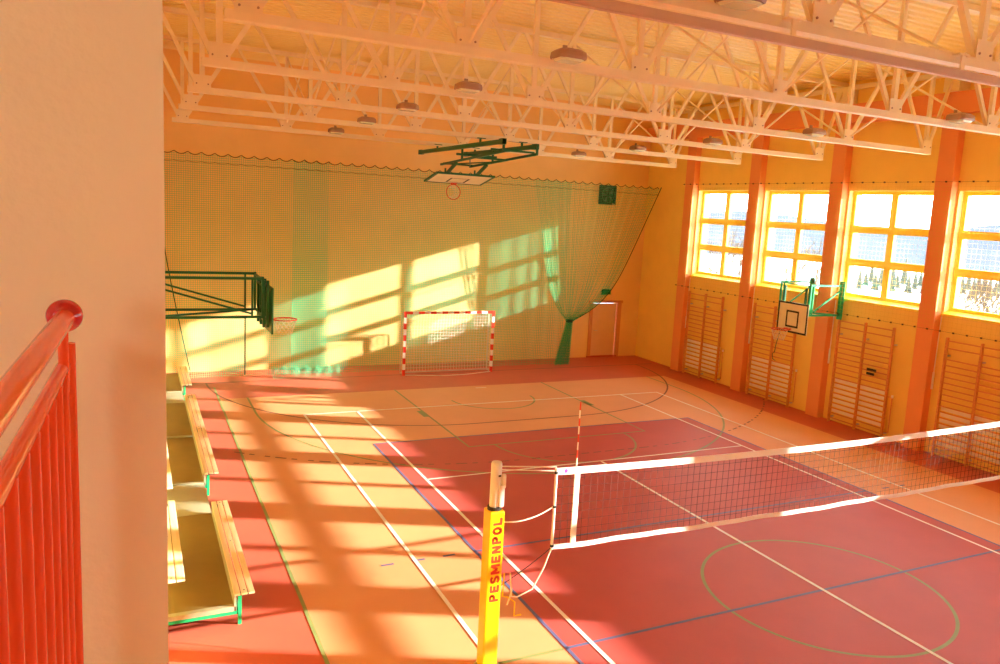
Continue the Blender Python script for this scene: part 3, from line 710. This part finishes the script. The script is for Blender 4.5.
for k in range(4):
    y = PIL[k] - 0.30
    o = thing('window_opener', (8.5, y, 2.0), 'white window winder rod hanging beside the %s orange pilaster from the far corner' % pw[k], 'window opener', 'window winder rods')
    MB().tube([(8.52, y, 3.45), (8.50, y, 1.75)], 0.014, 6).build('rod', 'radiator', o)
    MB().tube([(8.50, y, 2.05), (8.50, y, 1.62)], 0.026, 8).build('grip', 'white', o)
# guard netting over the windows with its hooks
o = thing('window_guard_net', (8.3, 9, 3.1), 'fine netting stretched over the windows on rows of dark hooks', 'net')
m = MB(); vs = []; uv = []
ys = [PIL[4] - 0.2 + (15.1 - PIL[4] + 0.2) * k / 80 for k in range(81)]
for y in ys: vs += [(8.30, y, 3.12), (8.30, y, 6.72)]; uv += [(y, 3.12), (y, 6.72)]
m.add(vs, [(2 * i, 2 * i + 2, 2 * i + 3, 2 * i + 1) for i in range(80)]); m.uv = uv; m.build('netting', 'winnet', o)
for z in (3.12, 6.72): MB().tube([(8.30, ys[0], z), (8.30, ys[-1], z)], 0.0025, 4).build('edge_rope', 'cord', o)
for z in (3.12, 6.72):
    for k in range(38):
        y = 15.0 - k * 0.35
        if y < ys[0]: break
        MB().box((8.285, y - 0.018, z - 0.018), (8.315, y + 0.018, z + 0.018)).build('hook', 'cord', o)
# ------------------------------------------------------------------ volleyball posts and net
PX = 5.59
def post(x, label, letter):
    o = thing('volleyball_post', (x, 0, 0), label, 'post', 'volleyball posts')
    MB().lathe((x, 0, 0), [(0.065, 0), (0.065, 2.54), (0.058, 2.56)], 20).build('pole', 'pole', o, smooth=True)
    MB().lathe((x, 0, 1.985), [(0.085, 0), (0.085, 0.045)], 16).build('collar', 'black', o)
    MB().bbox((x - 0.095, -0.1, 0.02), (x + 0.095, 0.1, 1.99), 0.022).build('pad', 'yellow', o)
    MB().lathe((x, 0, 0.0), [(0.16, 0), (0.16, 0.015)], 20).build('floor_plate', 'steel', o)
    m = MB()
    m.bbox((x + 0.02, -0.085, 2.03), (x + 0.085, -0.03, 2.30), 0.02).bbox((x + 0.055, -0.07, 2.25), (x + 0.105, -0.02, 2.42), 0.02); m.build('winch_cover', 'white', o, smooth=True)
    MB().box((x + 0.0, -0.07, 2.40), (x + 0.03, -0.064, 2.42)).build('sticker', 'black', o)
    return o
pl = post(-PX, 'yellow padded volleyball post with red lettering, in the foreground', True)
# capital letters drawn as broad strokes in a unit box
T = 0.34
def arcp(cx, cy_, rx, ry, a0, a1, n_=8): return [(cx + rx * math.cos(math.radians(a0 + (a1 - a0) * i / n_)), cy_ + ry * math.sin(math.radians(a0 + (a1 - a0) * i / n_))) for i in range(n_ + 1)]
h_ = T / 2
GL = {
 'P': [[(h_, 0), (h_, 1)], [(h_, 1 - h_ * .6)] + arcp(0.55, 0.72, 0.32, 0.22, 90, -90) + [(h_, 0.50)]],
 'E': [[(h_, 0), (h_, 1)], [(h_, 1 - h_ * .6), (0.95, 1 - h_ * .6)], [(h_, 0.5), (0.85, 0.5)], [(h_, h_ * .6), (0.95, h_ * .6)]],
 'S': [arcp(0.5, 0.72, 0.36, 0.21, 20, 250) + arcp(0.5, 0.28, 0.36, 0.21, 70, -160)],
 'M': [[(h_, 0), (h_, 1)], [(1.15, 0), (1.15, 1)], [(h_, 1), (0.64, 0.25), (1.15, 1)]],
 'N': [[(h_, 0), (h_, 1)], [(1 - h_, 0), (1 - h_, 1)], [(h_, 1), (1 - h_, 0)]],
 'O': [arcp(0.5, 0.5, 0.36, 0.42, 0, 360, 18)],
 'L': [[(h_, 0), (h_, 1)], [(h_, h_ * .6), (0.95, h_ * .6)]],
}
word = 'PESMENPOL'; wid = [1.28 if ch == 'M' else 1.0 for ch in word]; gap = 0.22
unit = 1.04 / (sum(wid) + gap * (len(word) - 1)); HT = 0.112
tb = MB(); cur = 0.0; zi = 0
for ch, wv in zip(word, wid):
    for st in GL[ch]:
        zi += 1; yy = -0.1008 - 0.00004 * zi
        P3 = []
        for (px_, py_) in st: P3.append(Vector((HT / 2 - py_ * HT + 0.004, yy, 0.88 + (cur + px_) * unit)))
        for i in range(len(P3) - 1):
            p, q = P3[i], P3[i + 1]; d = (q - p).normalized(); nrm = Vector((-d.z, 0, d.x)); 
            wz = T * unit * 0.5; e = d * (wz * 0.25 if len(st) > 3 else 0)
            vv = [p - e - nrm * wz, q + e - nrm * wz, q + e + nrm * wz, p - e + nrm * wz]
            vv2 = [v + Vector((0, 0.0006, 0)) for v in vv]
            tb.add([v + Vector((-PX, 0, 0)) for v in vv + vv2], [(0, 1, 2, 3), (7, 6, 5, 4), (0, 4, 5, 1), (1, 5, 6, 2), (2, 6, 7, 3), (3, 7, 4, 0)])
    cur += wv + gap
lo = tb.build('lettering', 'lettering', pl)
lo['label'] = 'red capital lettering running up the pad'
o = thing('volleyball_post', (PX + 0.3, 0, 0))
# (the opposite post stands beyond the right edge)
bpy.data.objects.remove(o)
NX0, NX1 = -4.79, 4.75
def ztop(x): k = (x - NX0) / (NX1 - NX0); return 2.405 - 0.075 * math.sin(k * PI) ** 0.8 + 0.0 * k
def zbot(x): k = (x - NX0) / (NX1 - NX0); return 1.405 - 0.055 * math.sin(k * PI) ** 0.6
o = thing('volleyball_net', (0, 0, 1.3), 'volleyball net with white tapes sagging across the right of the hall', 'net')
def ribbon(f0, f1, y, th, x0, x1, n_=80):
    m = MB(); vs = []
    for i in range(n_ + 1):
        x = x0 + (x1 - x0) * i / n_
        vs += [(x, y - th, f0(x)), (x, y - th, f1(x)), (x, y + th, f1(x)), (x, y + th, f0(x))]
    fs = []
    for i in range(n_):
        a = i * 4; b_ = a + 4
        for k in range(4): fs.append((a + k, a + (k + 1) % 4, b_ + (k + 1) % 4, b_ + k))
    fs += [(0, 3, 2, 1), (n_ * 4, n_ * 4 + 1, n_ * 4 + 2, n_ * 4 + 3)]
    m.add(vs, fs); return m
rip = lambda x: 0.006 * math.sin(x * 3.1) + 0.004 * math.sin(x * 7.7)
ribbon(lambda x: ztop(x) - 0.085, ztop, 0, 0.007, NX0, NX1).build('top_tape', 'tape', o)
ribbon(lambda x: zbot(x) - 0.03 + rip(x), lambda x: zbot(x) + 0.03 + rip(x), 0, 0.007, NX0, NX1).build('bottom_tape', 'tape', o)
MB().box((-4.53, -0.012, zbot(-4.5) - 0.03), (-4.46, 0.012, ztop(-4.5) - 0.01)).build('side_band', 'tape', o)
MB().tube([(NX0, 0, zbot(NX0) - 0.03), (NX0, 0, ztop(NX0))], 0.018, 8).build('end_rod', 'white', o)
for z in (zbot(NX0), (zbot(NX0) + ztop(NX0)) / 2 + 0.0, ztop(NX0) - 0.07): MB().lathe((NX0, 0, z), [(0.024, 0), (0.024, 0.03)], 10).build('clip', 'black', o)
MB().lathe((-4.66, -0.008, ztop(-4.66) - 0.04), [(0.026, 0), (0.026, 0.002)], 14, 'y').build('sticker', 'sticker', o)
nn = MB()
x = NX0 + 0.1
while x < NX1: nn.tube([(x, 0, zbot(x)), (x, 0, ztop(x) - 0.06)], 0.0029, 3); x += 0.1
for k in range(1, 9):
    nn.tube([(NX0 + (NX1 - NX0) * i / 60, 0, zbot(NX0 + (NX1 - NX0) * i / 60) * (1 - k / 9.3) + (ztop(NX0 + (NX1 - NX0) * i / 60)) * k / 9.3) for i in range(61)], 0.0029, 3)
nn.build('mesh', 'strand', o)
m = thing('net_antenna', (-4.5, -0.02, 1.42), 'red and white striped antenna rising from the left end of the volleyball net', 'antenna')
a = MB()
for k in range(18):
    z0 = 1.40 + k * 0.1; a.m = k % 2; a.tube([(-4.5, 0.024, z0), (-4.5, 0.024, z0 + 0.1)], 0.009, 6)
a.build('rod', ['white', 'red'], m)
def rope(p, q, sag, r=0.008, n_=16, name='rope'):
    p = Vector(p); q = Vector(q)
    return MB().tube([p.lerp(q, k / n_) - Vector((0, 0, sag * 4 * (k / n_) * (1 - k / n_))) for k in range(n_ + 1)], r, 6)
rope((-PX + 0.06, 0, 2.50), (NX0, 0, 2.42), 0.0).build('upper_rope', 'rope', o)
rope((-PX + 0.06, 0, 2.46), (NX0, 0, 2.37), 0.0, 0.006).build('upper_rope', 'rope', o)
rope((-PX + 0.09, 0, 1.82), (NX0, 0, 1.93), 0.07, 0.009).build('middle_rope', 'rope', o)
MB().tube([(NX0, 0, 1.4), (-4.90, -0.02, 1.15), (-5.05, -0.04, 0.92), (-5.25, -0.05, 0.86), (-5.33, -0.05, 0.88), (-5.36, -0.05, 1.18), (-5.33, -0.05, 0.95), (-5.38, -0.05, 0.78)], 0.009, 6).build('lower_rope', 'rope', o)
rope((-PX + 0.1, 0, 1.0), (NX0, 0, 1.4), 0.02, 0.005).build('lower_rope', 'strand', o)
MB().tube([(-5.44, -0.05, 1.19), (-5.45, -0.05, 0.90), (-5.38, -0.05, 0.88), (-5.28, -0.05, 0.80), (-5.28, -0.05, 0.62), (-5.19, -0.05, 0.62)], 0.009, 6).build('crank_handle', 'yellow', pl)

# ------------------------------------------------------------------ gallery railing
RX = -9.467
def rx(y): return RX - 0.026 * (-5.97 - y)
o = thing('gallery_railing', (RX, -6, 4.1), 'glossy red tubular railing with a ball end beside the beige wall', 'railing')
MB().sphere((RX, -5.9, 5.153), 0.037, 28, 18).build('ball_finial', 'ball', o, smooth=True)
MB().tube([(rx(-9.0), -9.0, 5.15), (rx(-7.5), -7.5, 5.15), (rx(-5.925), -5.925, 5.15)], 0.021, 20).build('handrail', 'rail', o, smooth=True)
MB().tube([(RX - 0.004, -5.905, 5.13), (RX - 0.004, -5.905, 4.98)], 0.011, 14).build('stem', 'rail', o, smooth=True)
MB().tube([(rx(-9.0) - 0.008, -9.0, 5.03), (rx(-7.5) - 0.008, -7.5, 5.03), (RX - 0.008, -5.87, 5.03)], 0.015, 16).build('lower_rail', 'rail', o, smooth=True)
MB().tube([(RX + 0.002, -5.84, 4.1), (RX + 0.002, -5.84, 5.08)], 0.0145, 18).build('end_post', 'rail', o, smooth=True)
for k in range(14):
    y = -5.96 - k * 0.115
    MB().tube([(rx(y) - 0.004, y, 4.15), (rx(y) - 0.004, y, 5.03)], 0.0125, 14).build('baluster', 'rail', o, smooth=True)
MB().tube([(rx(-9.0), -9.0, 4.17), (RX, -5.84, 4.17)], 0.013, 12).build('bottom_rail', 'rail', o, smooth=True)

# ------------------------------------------------------------------ bleachers
def make_bleacher(y0, L, ra, rb):
    o = thing('bleacher', (-8.2, y0, 0)); y1 = y0 + L
    def seat(x0, x1, z, nm, ya, yb_):
        s = thing(nm, (x0, ya, z)); s.parent = o; s.location = Vector((x0, ya, z)) - Vector((-8.2, y0, 0))
        wdt = (x1 - x0) / 3
        for k in range(3):
            MB().bbox((x0 + k * wdt + 0.007, ya, z - 0.03), (x0 + (k + 1) * wdt - 0.007, yb_, z), 0.005).build('plank', 'plank', s)
        for yy in (ya + 0.06, yb_ - 0.1): MB().box((x0 + 0.02, yy, z - 0.06), (x1 - 0.02, yy + 0.04, z - 0.03)).build('cleat', 'black', s)
        for yy in (ya + 0.08, (ya + yb_) / 2, yb_ - 0.08): MB().box((x0 + 1.5 * wdt - 0.008, yy - 0.008, z), (x0 + 1.5 * wdt + 0.008, yy + 0.008, z + 0.003)).build('bolt', 'black', s)
        return s
    seat(-8.25, -7.99, 0.45, 'front_seat', y0, y1)
    seat(-9.13, -8.81, 0.75, 'rear_seat', ra, rb)
    MB().box((-9.22, y0 + 0.12, 0.22), (-8.24, y1 + 0.0, 0.25)).build('platform', 'platform', o)
    MB().box((-9.22, y0 + 0.04, 0.2), (-8.22, y0 + 0.12, 0.262)).box((-8.24, y0 + 0.04, 0.2), (-8.215, y1, 0.425)).build('platform_edge', 'platedge', o)
    for yy in (y0 + 0.08, y1 - 0.06):
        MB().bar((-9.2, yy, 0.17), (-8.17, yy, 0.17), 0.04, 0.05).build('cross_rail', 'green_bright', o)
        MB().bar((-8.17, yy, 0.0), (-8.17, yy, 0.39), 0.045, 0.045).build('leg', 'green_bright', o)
    for yy in (ra + 0.08, rb - 0.08): MB().bar((-9.14, yy, 0.0), (-9.14, yy, 0.69), 0.045, 0.045).build('leg', 'green_bright', o)
    MB().bar((-8.19, y0 + 0.06, 0.17), (-8.19, y1 - 0.06, 0.17), 0.03, 0.05).build('long_rail', 'green', o)
    return o
for args, lb in (((1.95, 3.33, 1.95, 4.72), 'nearest two-row bleacher with pine planks and green front leg'),
                 ((6.73, 3.05, 5.31, 8.26), 'second two-row bleacher from the camera, with striped shadows'),
                 ((9.79, 3.07, 8.5, 11.6), 'third two-row bleacher from the camera, joined to the second one'),
                 ((14.01, 2.4, 11.9, 14.9), 'farthest two-row bleacher beside the far wall')):
    tag(make_bleacher(*args), lb, 'bleacher', 'bleachers along the left wall')
o = MB().box((-9.1, 5.285, 0.2), (-8.24, 6.76, 0.25)).build('aisle_board', 'platedge', loc=(-8.7, 5.8, 0.2)); tag(o, 'pale board bridging the gap between the two nearest bleachers', 'board')
o = MB().box((-9.1, 12.87, 0.2), (-8.24, 14.04, 0.25)).build('aisle_board', 'platedge', loc=(-8.7, 13.5, 0.2)); tag(o, 'pale board bridging the gap before the farthest bleacher', 'board')

# ------------------------------------------------------------------ outside
struct('ground_outside', MB().box((XO, -300, -2.2), (900, 500, -1.8)), 'snow')
m = MB(); vs = []; n_ = 60
for i in range(n_ + 1):
    a = -0.6 + 2.2 * i / n_; R = 650; h_ = 24 + 8 * math.sin(i * 0.31) + 6 * math.sin(i * 0.83 + 1)
    for r_, zz in ((170, -1.9), (300, h_ * 0.04), (480, h_ * 0.3), (680, h_ * 0.62)): vs.append((r_ * math.cos(a), r_ * math.sin(a), zz))
m.add(vs, [(i * 4 + k, (i + 1) * 4 + k, (i + 1) * 4 + k + 1, i * 4 + k + 1) for i in range(n_) for k in range(3)])
struct('hills_outside', m, 'hill', smooth=True)
def make_fir(h_, sd):
    rnd = random.Random(sd); o = thing('fir_tree', (0, 0, 0))
    m = MB(); L = 7
    for k in range(L):
        z = h_ * (0.08 + 0.9 * k / L); r_ = h_ * 0.2 * (1 - k / L) + 0.06; vs = []; q = 9
        for j in range(q): 
            rr = r_ * rnd.uniform(0.75, 1.15); t = 2 * PI * j / q; vs.append((rr * math.cos(t), rr * math.sin(t), z - rnd.uniform(0, 0.06) * h_))
        vs.append((0, 0, z + h_ * 0.24)); m.add(vs, [(j, (j + 1) % q, q) for j in range(q)] + [tuple(reversed(range(q)))])
    m.build('foliage', 'fir', o); MB().tube([(0, 0, -0.3), (0, 0, h_ * 0.3)], 0.07, 6).build('trunk', 'bark', o)
    return o
f0 = [make_fir(3.2, 1), make_fir(2.7, 2)]
def camray(u, dist):
    d = FF + RR * ((u - 522.03) / 782.65); d.z = 0; d.normalize(); return Vector((-9.3254, -7.9096, 0)) + d * dist
us = [855 + i * 5.4 for i in range(27)]
for i, u in enumerate(us):
    p = camray(u + random.uniform(-1, 1), 105 + (i % 3) * 8); loc = (p.x, p.y, -1.8)
    if i < 2: c = f0[i]; c.location = loc
    else: c = copy_tree(f0[i % 2], loc)
    s_ = random.uniform(0.8, 1.15); c.scale = (s_, s_, s_)
    tag(c, 'young dark fir in the row beyond the snow outside the windows', 'tree', 'young firs outside the windows')
def bare_tree(loc, h_, sd, label):
    rnd = random.Random(sd); o = thing('bare_tree', loc, label, 'tree', 'bare trees outside the windows')
    base = Vector(loc); m = MB(); t_ = MB(); cnt = [0]
    t_.tube([base - Vector((0, 0, 0.3)), base + Vector((0.05, 0.1, h_ * 0.3)), base + Vector((0, 0, h_ * 0.55))], [0.13, 0.1, 0.06], 6); t_.build('trunk', 'bark', o)
    def grow(p, d, L, r_, lev):
        q = p + d * L; cnt[0] += 1
        m.tube([p, p.lerp(q, 0.5) + Vector((rnd.uniform(-1, 1), rnd.uniform(-1, 1), 0)) * L * 0.05, q], [r_, r_ * 0.8, r_ * 0.6], 3)
        if lev == 0: return
        for k in range(4 if lev > 1 else 3):
            nd = (d + Vector((rnd.uniform(-1, 1), rnd.uniform(-1, 1), rnd.uniform(-0.2, 0.7))) * 0.75).normalized()
            grow(p.lerp(q, rnd.uniform(0.5, 1.0)), nd, L * rnd.uniform(0.55, 0.75), r_ * 0.6, lev - 1)
    for k in range(6): 
        a = k * 1.05 + rnd.random(); grow(base + Vector((0, 0, h_ * (0.15 + 0.07 * k))), Vector((math.cos(a) * 0.5, math.sin(a) * 0.5, 1)).normalized(), h_ * 0.3, 0.05, 3)
    m.build('branches', 'bark', o)
for (u, d_, h_, sd, lb) in ((712, 62, 6.5, 3, 'bare tree outside, seen through the first window'), (735, 80, 7, 4, 'bare tree outside, at the right of the first window'), (783, 58, 6.0, 5, 'bare tree outside, at the left of the second window'), (812, 70, 7, 6, 'bare tree outside, behind the right panes of the second window'),
                            (925, 48, 4.0, 7, 'low bare tree outside, at the right of the third window'), (962, 50, 5.2, 8, 'bare tree outside, at the left of the fourth window'), (985, 56, 5.6, 9, 'bare tree outside, right of centre in the fourth window'), (1003, 52, 5.6, 10, 'bare tree outside, cut by the right photo edge')):
    p = camray(u, d_); bare_tree((p.x, p.y, -1.8), h_, sd, lb)

for ob in list(bpy.data.objects):
    if '_o' in ob: del ob['_o']
